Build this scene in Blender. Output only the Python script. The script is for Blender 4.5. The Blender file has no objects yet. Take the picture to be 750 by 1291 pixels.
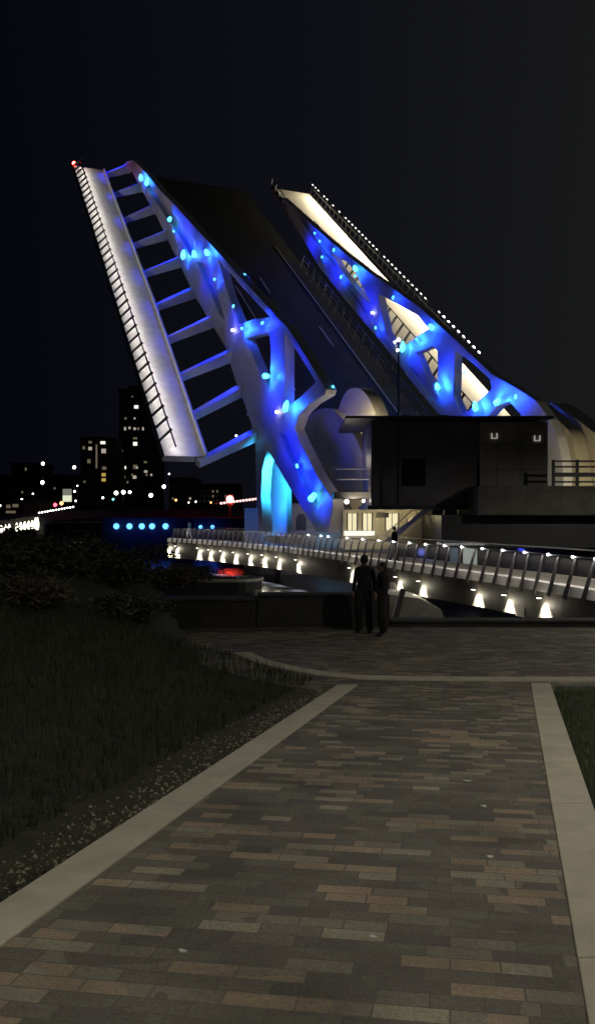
import bpy, bmesh, math, random
import numpy as np
from mathutils import Vector
from mathutils.geometry import tessellate_polygon
random.seed(7); RNG = np.random.default_rng(5)
C = bpy.context.scene.collection
SC = bpy.context.scene
FPX, CX, CY, EYE = 1100.0, 375.0, 645.0, 1.6

# ------------------------------------------------------------ camera
cam = bpy.data.cameras.new('camera'); camo = bpy.data.objects.new('camera', cam); C.objects.link(camo)
camo.location = (0, 0, EYE); camo.rotation_euler = (math.radians(90), 0, 0)
cam.sensor_fit = 'VERTICAL'; cam.sensor_height = 36; cam.lens = 36*FPX/1291.0
cam.clip_start = .05; cam.clip_end = 5000
SC.camera = camo
SC.view_settings.view_transform = 'Standard'; SC.view_settings.look = 'None'
SC.view_settings.exposure = 0; SC.view_settings.gamma = 1

# ------------------------------------------------------------ night sky: black blue to the left, city glow to the right
wd = bpy.data.worlds.new('World'); SC.world = wd; wd.use_nodes = True
nt = wd.node_tree; bg = nt.nodes['Background']; bg.inputs[1].default_value = 1.0
tc = nt.nodes.new('ShaderNodeTexCoord'); sx = nt.nodes.new('ShaderNodeSeparateXYZ')
mp = nt.nodes.new('ShaderNodeMapRange'); mp.inputs[1].default_value = -.35; mp.inputs[2].default_value = .40
rp = nt.nodes.new('ShaderNodeValToRGB')
e = rp.color_ramp.elements
e[0].position = 0; e[0].color = (.0016, .0019, .0040, 1); e[1].position = 1; e[1].color = (.0105, .0110, .0104, 1)
m_ = e.new(.5); m_.color = (.0046, .0050, .0078, 1)
nt.links.new(tc.outputs['Generated'], sx.inputs[0]); nt.links.new(sx.outputs[0], mp.inputs[0])
nt.links.new(mp.outputs[0], rp.inputs[0]); nt.links.new(rp.outputs[0], bg.inputs[0])

# ------------------------------------------------------------ naming
def tag(o, label=None, cat=None, group=None, kind=None):
    if label: o['label'] = label
    if cat: o['category'] = cat
    if group: o['group'] = group
    if kind: o['kind'] = kind
    return o
def thing(name, label, cat, loc=(0, 0, 0), group=None):
    o = bpy.data.objects.new(name, None); C.objects.link(o); o.location = loc
    o.empty_display_size = .2
    return tag(o, label, cat, group)
def wloc(o):
    v = Vector((0, 0, 0))
    while o is not None:
        v += o.location; o = o.parent
    return v
def copy_tree(o, parent=None):
    c = o.copy(); C.objects.link(c); c.parent = parent
    for ch in list(o.children): copy_tree(ch, c)
    return c

# ------------------------------------------------------------ materials
def mat(name, col, rough=.6, metal=0, var=0, vscale=3, bump=0, bscale=30, spec=.5):
    m = bpy.data.materials.new(name); m.use_nodes = True; t = m.node_tree; b = t.nodes['Principled BSDF']
    b.inputs['Base Color'].default_value = (*col, 1); b.inputs['Roughness'].default_value = rough
    b.inputs['Metallic'].default_value = metal; b.inputs['Specular IOR Level'].default_value = spec
    if var or bump:
        g = t.nodes.new('ShaderNodeNewGeometry')
    if var:
        n = t.nodes.new('ShaderNodeTexNoise'); n.inputs['Scale'].default_value = vscale; n.inputs['Detail'].default_value = 6
        n.inputs['Roughness'].default_value = .65
        r = t.nodes.new('ShaderNodeValToRGB'); e = r.color_ramp.elements
        e[0].position = .3; e[1].position = .7
        e[0].color = (*[max(0, c*(1-var)) for c in col], 1); e[1].color = (*[min(1, c*(1+var)) for c in col], 1)
        t.links.new(g.outputs['Position'], n.inputs['Vector']); t.links.new(n.outputs['Fac'], r.inputs[0])
        t.links.new(r.outputs[0], b.inputs['Base Color'])
    if bump:
        n2 = t.nodes.new('ShaderNodeTexNoise'); n2.inputs['Scale'].default_value = bscale; n2.inputs['Detail'].default_value = 4
        bp = t.nodes.new('ShaderNodeBump'); bp.inputs['Strength'].default_value = bump; bp.inputs['Distance'].default_value = .02
        t.links.new(g.outputs['Position'], n2.inputs['Vector']); t.links.new(n2.outputs['Fac'], bp.inputs['Height'])
        t.links.new(bp.outputs[0], b.inputs['Normal'])
    return m
def emat(name, col, strength):
    m = bpy.data.materials.new(name); m.use_nodes = True; b = m.node_tree.nodes['Principled BSDF']
    b.inputs['Base Color'].default_value = (.02, .02, .02, 1)
    b.inputs['Emission Color'].default_value = (*col, 1); b.inputs['Emission Strength'].default_value = strength
    return m
M = {}
M['white_steel'] = mat('white_steel', (.72, .72, .74), .45, 0, .10, .6, .12, 2.5)
M['deck_white'] = mat('deck_white', (.62, .61, .60), .6, 0, .14, 1.2, .2, 12)
M['road'] = mat('road', (.048, .045, .044), .75, 0, .35, .5, .3, 20)
M['paint'] = mat('paint', (.75, .74, .70), .6, 0, .2, 4)
M['dark_metal'] = mat('dark_metal', (.04, .04, .045), .45, .4, .3, 5)
M['steel'] = mat('steel', (.42, .42, .43), .35, .7, .15, 6)
M['panel'] = mat('panel', (.66, .65, .63), .5, 0, .1, 2)
M['concrete'] = mat('concrete', (.34, .32, .28), .85, 0, .18, 2.2, .4, 40)
M['kerb'] = mat('kerb', (.40, .375, .30), .85, 0, .16, 3.0, .5, 90)
M['pier'] = mat('pier', (.42, .40, .37), .85, 0, .2, .5, .3, 10)
M['cream'] = mat('cream', (.62, .57, .45), .6, 0, .12, .5, .2, 3)
M['cladding'] = mat('cladding', (.27, .25, .22), .6, .05, .25, .7)
M['cladding_dark'] = mat('dark_render', (.035, .033, .032), .9, 0, .3, 2)
M['dark_glass'] = mat('dark_glass', (.015, .015, .02), .12, 0)
M['soil'] = mat('soil', (.05, .04, .028), .95, 0, .5, 4, .8, 25)
M['turf'] = mat('turf', (.020, .021, .011), .95, 0, .5, 5, .8, 60)
M['leaf'] = mat('leaf', (.030, .033, .016), .7, 0, .5, 1.2)
M['leaf_dry'] = mat('leaf_dry', (.042, .034, .02), .8, 0, .5, 1.5)
M['blade'] = mat('blade', (.022, .027, .012), .8, 0, .5, 2)
M['blade_r'] = mat('blade_right', (.055, .10, .025), .8, 0, .4, 2)
M['pebble'] = mat('pebble', (.15, .14, .105), .9, 0, .6, 40)
M['bark'] = mat('bark', (.09, .07, .05), .9)
M['city'] = mat('city_wall', (.05, .045, .045), .9, 0, .3, .2)
M['city2'] = mat('city_wall_brown', (.07, .05, .04), .9, 0, .3, .2)
M['land'] = mat('far_land', (.03, .03, .03), .95, 0, .4, .05)
M['cloth'] = mat('dark_cloth', (.008, .008, .010), .9, 0, .3, 8)
M['cloth2'] = mat('navy_cloth', (.007, .007, .011), .9, 0, .3, 8)
M['cloth_pale'] = mat('pale_cloth', (.5, .48, .45), .9)
M['trouser'] = mat('trouser', (.008, .008, .009), .9)
M['skin'] = mat('skin', (.24, .15, .11), .6)
M['hair'] = mat('hair', (.015, .012, .01), .7)
M['hull'] = mat('hull', (.05, .055, .06), .4)
M['gunwale'] = mat('gunwale', (.5, .5, .42), .5)
M['litter'] = mat('litter', (.45, .45, .42), .7)
M['led_w'] = emat('led_white', (1, .93, .82), 14)
M['led_rail'] = emat('led_rail', (1, .95, .88), 2.2)
M['led_small'] = emat('led_small', (.95, .97, 1), 9)
M['led_b'] = emat('led_blue', (.05, .35, 1), 10)
M['led_cyan'] = emat('led_cyan', (.10, .85, 1), 3)
M['led_red'] = emat('led_red', (1, .03, .02), 60)
M['scallop_glow'] = emat('scallop_glow', (1, .92, .72), 3.2)
M['lamp_far'] = emat('lamp_far', (1, .96, .88), 9)
M['lamp_teal'] = emat('lamp_teal', (.2, .8, .75), 3)
M['lamp_orange'] = emat('lamp_orange', (1, .35, .12), 5)
M['win_w'] = emat('window_white', (1, .93, .8), 1.3)
M['win_d'] = emat('window_dim', (.9, .72, .5), .14)
M['win_m'] = emat('window_mid', (.95, .85, .7), .42)
M['win_y'] = emat('window_yellow', (.8, .6, .15), .55)
M['win_lit'] = emat('room_light', (1, .88, .55), .9)
M['sign_lit'] = emat('sign_lit', (.85, .9, .65), .9)
# glass of the railings
g = bpy.data.materials.new('glass_panel'); g.use_nodes = True; t = g.node_tree; b = t.nodes['Principled BSDF']
b.inputs['Base Color'].default_value = (.22, .22, .22, 1); b.inputs['Roughness'].default_value = .3; b.inputs['Alpha'].default_value = .035
M['glass'] = g
g = g.copy(); g.name = 'glass_clear'; g.node_tree.nodes['Principled BSDF'].inputs['Alpha'].default_value = .10; M['glass_clear'] = g
# brick paving: discrete paver colours
g = bpy.data.materials.new('pavers'); g.use_nodes = True; t = g.node_tree; b = t.nodes['Principled BSDF']
geo = t.nodes.new('ShaderNodeNewGeometry'); mpn = t.nodes.new('ShaderNodeMapping')
HEAD = math.atan2(.2377, .9713)
mpn.inputs['Rotation'].default_value = (0, 0, HEAD*.72)
t.links.new(geo.outputs['Position'], mpn.inputs[0])
def brick(w, h, off, squash=1.0, sf=2):
    n = t.nodes.new('ShaderNodeTexBrick'); n.inputs['Scale'].default_value = 1
    n.inputs['Brick Width'].default_value = w; n.inputs['Row Height'].default_value = h
    n.inputs['Mortar Size'].default_value = .0035; n.inputs['Mortar Smooth'].default_value = .3; n.inputs['Bias'].default_value = 0
    n.offset = off; n.offset_frequency = 2; n.squash = squash; n.squash_frequency = sf
    n.inputs['Color1'].default_value = (0, 0, 0, 1); n.inputs['Color2'].default_value = (1, 1, 1, 1); n.inputs['Mortar'].default_value = (.3, .3, .3, 1)
    t.links.new(mpn.outputs[0], n.inputs['Vector']); return n
bk = brick(.28, .108, .37, .72, 3)
rnd = t.nodes.new('ShaderNodeSeparateColor'); t.links.new(bk.outputs['Color'], rnd.inputs[0])
cl = t.nodes.new('ShaderNodeTexNoise'); cl.inputs['Scale'].default_value = .8; cl.inputs['Detail'].default_value = 2
t.links.new(mpn.outputs[0], cl.inputs['Vector'])
ad = t.nodes.new('ShaderNodeMath'); ad.operation = 'MULTIPLY_ADD'; ad.inputs[1].default_value = .5; ad.inputs[2].default_value = -.25
t.links.new(cl.outputs['Fac'], ad.inputs[0])
sm = t.nodes.new('ShaderNodeMath'); sm.operation = 'ADD'; t.links.new(rnd.outputs[0], sm.inputs[0]); t.links.new(ad.outputs[0], sm.inputs[1])
rp = t.nodes.new('ShaderNodeValToRGB'); rp.color_ramp.interpolation = 'CONSTANT'; e = rp.color_ramp.elements
cols = [(0, (.118, .110, .090)), (.20, (.092, .085, .072)), (.38, (.130, .121, .098)), (.50, (.105, .096, .080)),
        (.62, (.165, .152, .118)), (.73, (.225, .180, .125)), (.82, (.225, .212, .155)), (.92, (.26, .205, .14))]
e[0].position = 0; e[0].color = (*cols[0][1], 1); e[1].position = cols[1][0]; e[1].color = (*cols[1][1], 1)
for p_, c_ in cols[2:]:
    q = e.new(p_); q.color = (*c_, 1)
t.links.new(sm.outputs[0], rp.inputs[0])
gr = t.nodes.new('ShaderNodeTexNoise'); gr.inputs['Scale'].default_value = 60; gr.inputs['Detail'].default_value = 5
t.links.new(geo.outputs['Position'], gr.inputs['Vector'])
gr2 = t.nodes.new('ShaderNodeTexNoise'); gr2.inputs['Scale'].default_value = 1.7; gr2.inputs['Detail'].default_value = 5
t.links.new(geo.outputs['Position'], gr2.inputs['Vector'])
mr = t.nodes.new('ShaderNodeMapRange'); mr.inputs[1].default_value = .25; mr.inputs[2].default_value = .75; mr.inputs[3].default_value = .68; mr.inputs[4].default_value = 1.3
t.links.new(gr.outputs['Fac'], mr.inputs[0])
mr2 = t.nodes.new('ShaderNodeMapRange'); mr2.inputs[1].default_value = .3; mr2.inputs[2].default_value = .7; mr2.inputs[3].default_value = .65; mr2.inputs[4].default_value = 1.2
t.links.new(gr2.outputs['Fac'], mr2.inputs[0])
mm = t.nodes.new('ShaderNodeMath'); mm.operation = 'MULTIPLY'; t.links.new(mr.outputs[0], mm.inputs[0]); t.links.new(mr2.outputs[0], mm.inputs[1])
vm = t.nodes.new('ShaderNodeVectorMath'); vm.operation = 'SCALE'; t.links.new(rp.outputs[0], vm.inputs[0]); t.links.new(mm.outputs[0], vm.inputs['Scale'])
mx = t.nodes.new('ShaderNodeMix'); mx.data_type = 'RGBA'; t.links.new(bk.outputs['Fac'], mx.inputs['Factor'])
t.links.new(vm.outputs[0], mx.inputs['A']); mx.inputs['B'].default_value = (.082, .077, .064, 1)
t.links.new(mx.outputs['Result'], b.inputs['Base Color']); b.inputs['Roughness'].default_value = .8
iv = t.nodes.new('ShaderNodeMath'); iv.operation = 'MULTIPLY_ADD'; iv.inputs[1].default_value = -1; iv.inputs[2].default_value = 1
t.links.new(bk.outputs['Fac'], iv.inputs[0])
ia = t.nodes.new('ShaderNodeMath'); ia.operation = 'MULTIPLY_ADD'; ia.inputs[1].default_value = .35; t.links.new(gr.outputs['Fac'], ia.inputs[0]); t.links.new(iv.outputs[0], ia.inputs[2])
bp = t.nodes.new('ShaderNodeBump'); bp.inputs['Strength'].default_value = .45; bp.inputs['Distance'].default_value = .006
t.links.new(ia.outputs[0], bp.inputs['Height']); t.links.new(bp.outputs[0], b.inputs['Normal'])
M['pavers'] = g
# water
g = bpy.data.materials.new('water'); g.use_nodes = True; t = g.node_tree; b = t.nodes['Principled BSDF']
b.inputs['Base Color'].default_value = (.008, .010, .016, 1); b.inputs['Roughness'].default_value = .25; b.inputs['Specular IOR Level'].default_value = .2
n = t.nodes.new('ShaderNodeTexNoise'); n.inputs['Scale'].default_value = 1.4; n.inputs['Detail'].default_value = 5
bp = t.nodes.new('ShaderNodeBump'); bp.inputs['Strength'].default_value = .6; bp.inputs['Distance'].default_value = .15
gg = t.nodes.new('ShaderNodeNewGeometry'); t.links.new(gg.outputs['Position'], n.inputs['Vector'])
t.links.new(n.outputs['Fac'], bp.inputs['Height']); t.links.new(bp.outputs[0], b.inputs['Normal'])
M['water'] = g

# ------------------------------------------------------------ mesh builder (world coordinates)
V = lambda p: Vector((float(p[0]), float(p[1]), float(p[2])))
class MB:
    def __init__(s): s.v = []; s.f = []
    def quad8(s, p):                      # 8 corners: bottom ring 0-3, top ring 4-7
        k = len(s.v); s.v += [tuple(q) for q in p]
        for f in ((0, 3, 2, 1), (4, 5, 6, 7), (0, 1, 5, 4), (1, 2, 6, 5), (2, 3, 7, 6), (3, 0, 4, 7)):
            s.f.append([k+i for i in f])
        return s
    def box(s, x0, x1, y0, y1, z0, z1):
        return s.quad8([(x0, y0, z0), (x1, y0, z0), (x1, y1, z0), (x0, y1, z0), (x0, y0, z1), (x1, y0, z1), (x1, y1, z1), (x0, y1, z1)])
    def bar(s, a, b, w, h, up=(0, 0, 1), w2=None, h2=None):
        a, b, up = V(a), V(b), V(up); d = (b-a).normalized(); r = d.cross(up).normalized(); u = r.cross(d).normalized()
        w2 = w if w2 is None else w2; h2 = h if h2 is None else h2
        def ring(c, w, h): return [c-r*w/2-u*h/2, c+r*w/2-u*h/2, c+r*w/2+u*h/2, c-r*w/2+u*h/2]
        return s.quad8(ring(a, w, h)+ring(b, w2, h2))
    def tube(s, pts, rad, n=8, caps=True):
        pts = [V(p) for p in pts]; k = len(s.v)
        rads = rad if isinstance(rad, (list, tuple)) else [rad]*len(pts)
        for i, p in enumerate(pts):
            d = (pts[min(i+1, len(pts)-1)]-pts[max(i-1, 0)]).normalized()
            up = Vector((0, 0, 1)) if abs(d.z) < .9 else Vector((1, 0, 0))
            r = d.cross(up).normalized(); u = r.cross(d)
            for j in range(n):
                a = 2*math.pi*j/n; s.v.append(tuple(p+(r*math.cos(a)+u*math.sin(a))*rads[i]))
        for i in range(len(pts)-1):
            for j in range(n):
                s.f.append([k+i*n+j, k+i*n+(j+1) % n, k+(i+1)*n+(j+1) % n, k+(i+1)*n+j])
        if caps:
            s.f.append([k+j for j in range(n)][::-1]); s.f.append([k+(len(pts)-1)*n+j for j in range(n)])
        return s
    def ball(s, c, rx, ry=None, rz=None, n=10, m=6):
        ry = rx if ry is None else ry; rz = rx if rz is None else rz; k = len(s.v)
        s.v.append((c[0], c[1], c[2]-rz))
        for i in range(1, m):
            th = -math.pi/2+math.pi*i/m
            for j in range(n):
                a = 2*math.pi*j/n; s.v.append((c[0]+rx*math.cos(th)*math.cos(a), c[1]+ry*math.cos(th)*math.sin(a), c[2]+rz*math.sin(th)))
        s.v.append((c[0], c[1], c[2]+rz)); L_ = len(s.v)-1
        for j in range(n): s.f.append([k, k+1+(j+1) % n, k+1+j])
        for i in range(m-2):
            for j in range(n):
                a = k+1+i*n; s.f.append([a+j, a+(j+1) % n, a+n+(j+1) % n, a+n+j])
        a = k+1+(m-2)*n
        for j in range(n): s.f.append([a+j, a+(j+1) % n, L_])
        return s
    def prism(s, loops, off):             # planar loops (first outline, then holes), extruded by vector off
        off = V(off); loops = [[V(p) for p in l] for l in loops]; flat = [p for l in loops for p in l]; n = len(flat); k = len(s.v)
        s.v += [tuple(p) for p in flat]+[tuple(p+off) for p in flat]
        for tr in tessellate_polygon(loops):
            s.f.append([k+i for i in tr]); s.f.append([k+n+i for i in reversed(tr)])
        st = 0
        for l in loops:
            for i in range(len(l)):
                a = st+i; b_ = st+(i+1) % len(l); s.f.append([k+a, k+b_, k+n+b_, k+n+a])
            st += len(l)
        return s
    def build(s, name, m, parent=None, smooth=False, bevel=0):
        me = bpy.data.meshes.new(name); o = bpy.data.objects.new(name, me); C.objects.link(o)
        off = wloc(parent) if parent else Vector((0, 0, 0)); o.parent = parent
        me.from_pydata([tuple(Vector(v)-off) for v in s.v], [], s.f)
        bm = bmesh.new(); bm.from_mesh(me); bmesh.ops.recalc_face_normals(bm, faces=bm.faces); bm.to_mesh(me); bm.free()
        me.materials.append(M[m] if isinstance(m, str) else m)
        if smooth:
            for p in me.polygons: p.use_smooth = True
        if bevel:
            bv = o.modifiers.new('bevel', 'BEVEL'); bv.width = bevel; bv.segments = 2; bv.limit_method = 'ANGLE'; bv.angle_limit = math.radians(40)
        return o
def light(kind, loc, col, power, parent=None, target=None, size=.1, spot=None, size_y=None, blend=.6, name=None):
    l = bpy.data.lights.new(name or 'light', kind); l.energy = power; l.color = col
    if kind == 'AREA':
        l.shape = 'RECTANGLE'; l.size = size; l.size_y = size_y or size
    else: l.shadow_soft_size = size
    if kind == 'SPOT': l.spot_size = math.radians(spot); l.spot_blend = blend
    o = bpy.data.objects.new(name or 'light_source', l); C.objects.link(o); o.parent = parent
    off = wloc(parent) if parent else Vector((0, 0, 0)); o.location = V(loc)-off
    if target is not None: o.rotation_euler = (V(target)-V(loc)).to_track_quat('-Z', 'Y').to_euler()
    return o
def strip(a, b, face, w, power, col, parent):       # a long LED strip from a to b shining along face
    a, b, face = V(a), V(b), V(face).normalized(); x = (b-a).normalized(); z = -face; z = (z-x*z.dot(x)).normalized(); y = z.cross(x)
    from mathutils import Matrix
    l = bpy.data.lights.new('led_strip', 'AREA'); l.shape = 'RECTANGLE'; l.size = (b-a).length; l.size_y = w; l.energy = power; l.color = col
    o = bpy.data.objects.new('led_light', l); C.objects.link(o); o.parent = parent
    R = Matrix((x, y, z)).transposed(); o.rotation_euler = R.to_euler(); o.location = (a+b)/2-wloc(parent)
    return o
def at(px, py, d): return Vector(((px-CX)/FPX*d, d, EYE-(py-CY)/FPX*d))

# ------------------------------------------------------------ frame of the raised leaf: u down the leaf from its tip, v across, n off the deck
S = 1.35
Ld = np.array([-475., 1100., 941.]); Ld /= np.linalg.norm(Ld)
Ad = np.array([Ld[0], Ld[1], 0]); Ad /= np.linalg.norm(Ad)
Td = np.array([Ad[1], -Ad[0], 0]); Nd = np.cross(Td, Ld)
if Nd[2] < 0: Nd = -Nd
def ray(p): return np.array([(p[0]-CX)/FPX, 1, (CY-p[1])/FPX])
P0 = 74*ray((93, 208)); ORG = np.array([0, 0, EYE])
def lf(u, v, n): return V(S*(P0-u*Ld+v*Td+n*Nd)+ORG)
def onv(p, v):
    r = ray(p); q = P0+v*Td; X = (q@Td)/(r@Td)*r-P0; return float(-X@Ld), float(X@Nd)
def ond(p, n):
    r = ray(p); q = P0+n*Nd; X = (q@Nd)/(r@Nd)*r-P0; return float(-X@Ld), float(X@Td)
def PV(p, v): u, n = onv(p, v); return lf(u, v, n)
def PN(p, n): u, v = ond(p, n); return lf(u, v, n)
T3, N3, L3 = V(Td), V(Nd), V(Ld)

# ============================================================ SETTING
# water, ground, path, plaza
w = MB(); w.v = [(-1500, 14, -3.3), (1500, 14, -3.3), (1500, 170, -3.3), (-1500, 170, -3.3)]; w.f = [[0, 1, 2, 3]]
tag(w.build('water', 'water'), kind='structure')
w = MB(); w.box(-1800, 1800, 168, 3500, -6, -.5); tag(w.build('far_shore', 'land'), kind='structure')

def PT(s, y, dz=0):          # s metres right of the camera's own line along the path heading, y depth
    # s lateral, along heading so that depth = y
    tt = (y+.2377*s)/.9713
    return Vector((.9713*s+.2377*tt, y, -.069*y+dz))
SL, SR, KW = -2.11, .263, .28
def ribbon(s0, s1, y0, y1, top, bot, n=1):
    b = MB(); ys = np.linspace(y0, y1, n+1)
    for i in range(n):
        a0, a1, c0, c1 = PT(s0, ys[i]), PT(s1, ys[i]), PT(s0, ys[i+1]), PT(s1, ys[i+1])
        b.quad8([a0+Vector((0, 0, bot)), a1+Vector((0, 0, bot)), c1+Vector((0, 0, bot)), c0+Vector((0, 0, bot)),
                 a0+Vector((0, 0, top)), a1+Vector((0, 0, top)), c1+Vector((0, 0, top)), c0+Vector((0, 0, top))])
    return b
tag(ribbon(SL, SR, -6, 12.55, 0, -.3).build('brick_path', 'pavers'), kind='structure')
def kerb_blocks(s0, s1, y0, y1, name):
    b = MB(); y = y0
    while y < y1-.05:
        e_ = min(y+2.4, y1)
        for q in [ribbon(s0+.002, s1-.002, y+.004, e_-.004, .012, -.25)]:
            k = len(b.v); b.v += q.v; b.f += [[k+i for i in f] for f in q.f]
        y = e_
    return tag(b.build(name, 'kerb', bevel=.008), kind='structure')
kerb_blocks(SL-KW, SL, -6, 12.35, 'kerb_left')
kerb_blocks(SR, SR+KW, -6, 12.55, 'kerb_right')
# kerb across the end of the path, curving off to the left
def band(pts, width, z0, z1):
    b = MB(); pts = [Vector((p[0], p[1])) for p in pts]; n = len(pts); L_, R_ = [], []
    for i, p in enumerate(pts):
        d = (pts[min(i+1, n-1)]-pts[max(i-1, 0)]).normalized(); q = Vector((-d.y, d.x))*width/2
        L_.append(p+q); R_.append(p-q)
    k = 0
    for i in range(n-1):
        f = lambda p, z: (p.x, p.y, zg(p.x, p.y)+z)
        b.quad8([f(R_[i], z0), f(R_[i+1], z0), f(L_[i+1], z0), f(L_[i], z0), f(R_[i], z1), f(R_[i+1], z1), f(L_[i+1], z1), f(L_[i], z1)])
    return b
def zg(x, y):               # plaza beyond the path end: nearly flat
    return -.069*y if y < 12.5 else -.8625-.02*(y-12.5)
curve = [(16, 12.78), (10, 12.80), (6, 12.82), (3, 12.86), (1.7, 12.92), (.9, 13.05), (.3, 13.4), (-.2, 13.95), (-.65, 14.7), (-1.0, 15.6)]
tag(band(curve, .30, -.2, .016).build('kerb_across', 'kerb'), kind='structure')
pz = MB(); edge = [(-2.2, 12.3), (20, 12.3), (20, 22), (9.5, 21), (5, 20.2), (0, 19.8), (-3.2, 19.4)]
def zp(x, y): return -.8625-.02*(y-12.5)-.004
pz.prism([[(x, y, zp(x, y)) for x, y in edge]], (0, 0, -2.6))
tag(pz.build('plaza', 'plaza_pavers' if 'plaza_pavers' in M else 'pavers'), kind='structure')

# ground: bank on the left and lawn on the right, one sheet under everything near
def bank(x, y):
    s = (x-.2377*(y+0)/.9713*1.0)*1.0
    s = .9713*x-.2377*y
    base = -.069*y if y < 12.5 else -.8625-.05*(y-12.5)
    if s < SL-KW:
        d = (SL-KW)-s
        k = min(1, d/6.0)
        far = max(0, 1-max(0, y-20)/9)
        h = base-.03+(1.35*k*k*(3-2*k)+.05*min(d, 12))*far
        h += .05*math.sin(x*1.7+y)*math.sin(y*1.3)*min(1, d)
        if y > 20: h -= (y-20)*.25
        # clear the plaza
        return h
    if s > SR+KW: return base-.03-(0 if y < 12.4 else .3)
    return base-.35
gm = MB(); xs = np.concatenate([np.linspace(-60, -14, 14), np.linspace(-13, 6, 77), np.linspace(7, 40, 10)]); ys = np.linspace(-12, 32, 111)
for y in ys:
    for x in xs:
        z = bank(x, y)
        if y > 12.4 and x > -1.4-(y-12.5)*.28: z = min(z, zg(x, y)-.4)
        gm.v.append((x, y, z))
nx = len(xs)
for j in range(len(ys)-1):
    for i in range(nx-1):
        if ys[j] > 21 and xs[i] > -3.5: continue
        gm.f.append([j*nx+i, j*nx+i+1, (j+1)*nx+i+1, (j+1)*nx+i])
tag(gm.build('ground', 'turf', smooth=True), kind='structure')

zpl0 = lambda y: -.8625-.02*(y-12.5)
# ============================================================ BASCULE LEAF
lp = lf(48, 10, -2)
leaf = thing('bascule_bridge', 'white raised bascule bridge leaf with twin trusses lit blue against the night sky', 'bridge', (lp.x, lp.y, 0))
VL, VR = 5.0, 16.0
out_l = [(160, 203), (168, 201), (186, 219), (200, 237), (221, 258), (245, 285), (262, 303), (275, 317), (307, 352), (349, 398), (362, 411), (388, 452), (411, 490),
         (409, 497), (391, 508), (377, 522), (371, 540), (378, 556), (400, 600), (419, 629), (420, 640), (414, 671), (399, 671), (378, 636), (357, 601), (337, 566), (331, 590), (329, 625),
         (332, 671), (325, 671), (324, 595), (322, 560), (317, 535), (308, 508), (297, 480), (284, 437), (262, 400), (248, 377), (236, 353), (217, 313), (199, 275), (181, 243), (166, 215), (153, 210)]
holes_l = [[(275, 327), (303, 359), (340, 399), (318, 402), (302, 408), (288, 372)],
           [(310, 426), (339, 419), (341, 440), (340, 494), (328, 470)],
           [(359, 420), (377, 447), (398, 481), (378, 500), (359, 515)],
           [(248, 330), (262, 333), (270, 358), (279, 388), (284, 404), (276, 394), (262, 362)],
           [(184, 226), (196, 243), (212, 263), (230, 284), (246, 303), (250, 318), (240, 322), (228, 300), (212, 277), (198, 256), (186, 236)],
           [(352, 545), (366, 552), (384, 592), (398, 618), (400, 640), (386, 618), (366, 582)]]
TH = .55
tl = MB().prism([[PV(p, VL) for p in l] for l in [out_l]+holes_l], T3*TH*S)
tl.build('truss', 'white_steel', leaf, bevel=.05)
for hl in (holes_l[3], holes_l[4], holes_l[5]):          # recessed web plates
    cen = np.mean(np.array(hl), axis=0); big_ = [tuple(cen+(np.array(p)-cen)*1.04) for p in hl]
    MB().prism([[PV(p, VL)+T3*.30*S for p in big_]], T3*.1*S).build('web_plate', 'white_steel', leaf)
out_r = [(355, 248), (372, 263), (400, 289), (430, 315), (463, 341), (498, 365), (530, 388), (556, 412), (575, 429), (620, 471), (650, 488), (676, 505), (692, 528), (702, 550), (708, 576), (710, 600), (708, 640),
         (640, 650), (600, 590), (575, 545), (550, 519), (520, 483), (500, 456), (474, 424), (437, 380), (402, 336), (385, 307), (366, 276)]
holes_r = [[(416, 317), (437, 330), (447, 341), (462, 372), (468, 384), (452, 368), (432, 343)],
           [(476, 370), (500, 382), (526, 397), (540, 414), (514, 432), (500, 438), (486, 418)],
           [(524, 444), (545, 436), (551, 442), (552, 488), (536, 472)],
           [(573, 441), (597, 459), (617, 478), (619, 490), (590, 517), (580, 521), (571, 498)],
           [(613, 526), (626, 512), (641, 506), (656, 522), (650, 532)],
           [(378, 275), (394, 287), (410, 302), (413, 314), (424, 336), (410, 322), (396, 303)],
           [(434, 358), (448, 372), (468, 395), (486, 428), (500, 446), (488, 436), (462, 400)],
           [(516, 462), (530, 474), (550, 497), (556, 512), (540, 500)]]
tr_ = MB().prism([[PV(p, VR) for p in l] for l in [out_r]+holes_r], T3*TH*S)
tr_.build('truss', 'white_steel', leaf, bevel=.05)
for hl in holes_r[5:]:
    cen = np.mean(np.array(hl), axis=0); big_ = [tuple(cen+(np.array(p)-cen)*1.04) for p in hl]
    MB().prism([[PV(p, VR)+T3*.30*S for p in big_]], T3*.1*S).build('web_plate', 'white_steel', leaf)

def stiffeners(v, segs):
    for a, b_, n_ in segs:
        for k_ in range(n_):
            t_ = (k_+.5)/n_; p = (a[0]+(b_[0]-a[0])*t_, a[1]+(b_[1]-a[1])*t_)
            c = PV(p, v)-T3*.03; MB().bar(c-N3*.42, c+N3*.42, .05, .07, up=T3).build('stiffener', 'white_steel', leaf)
stiffeners(VL, [((178, 226), (300, 450), 9), ((305, 475), (322, 560), 3), ((372, 575), (408, 650), 4)])
stiffeners(VR, [((420, 345), (540, 500), 7)])
# outriggers between the left walkway and its truss
NW = -1.2
rungs = [((133, 221), (160, 211)), ((147, 245), (176, 235)), ((159, 277), (192, 262)), ((171, 309), (210, 294)), ((183, 345), (226, 328)), ((197, 387), (242, 367)),
         ((213, 428), (268, 402)), ((228, 475), (292, 445)), ((244, 524), (303, 489)), ((257, 580), (322, 545))]
for a, b_ in rungs:
    A_ = PN(a, NW-.25); B_ = PV(b_, VL)+T3*.25*S
    MB().bar(A_-(B_-A_)*.10, B_, .34*S, .42*S, up=N3, w2=.40*S, h2=.75*S).build('outrigger', 'white_steel', leaf, bevel=.04)

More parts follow.
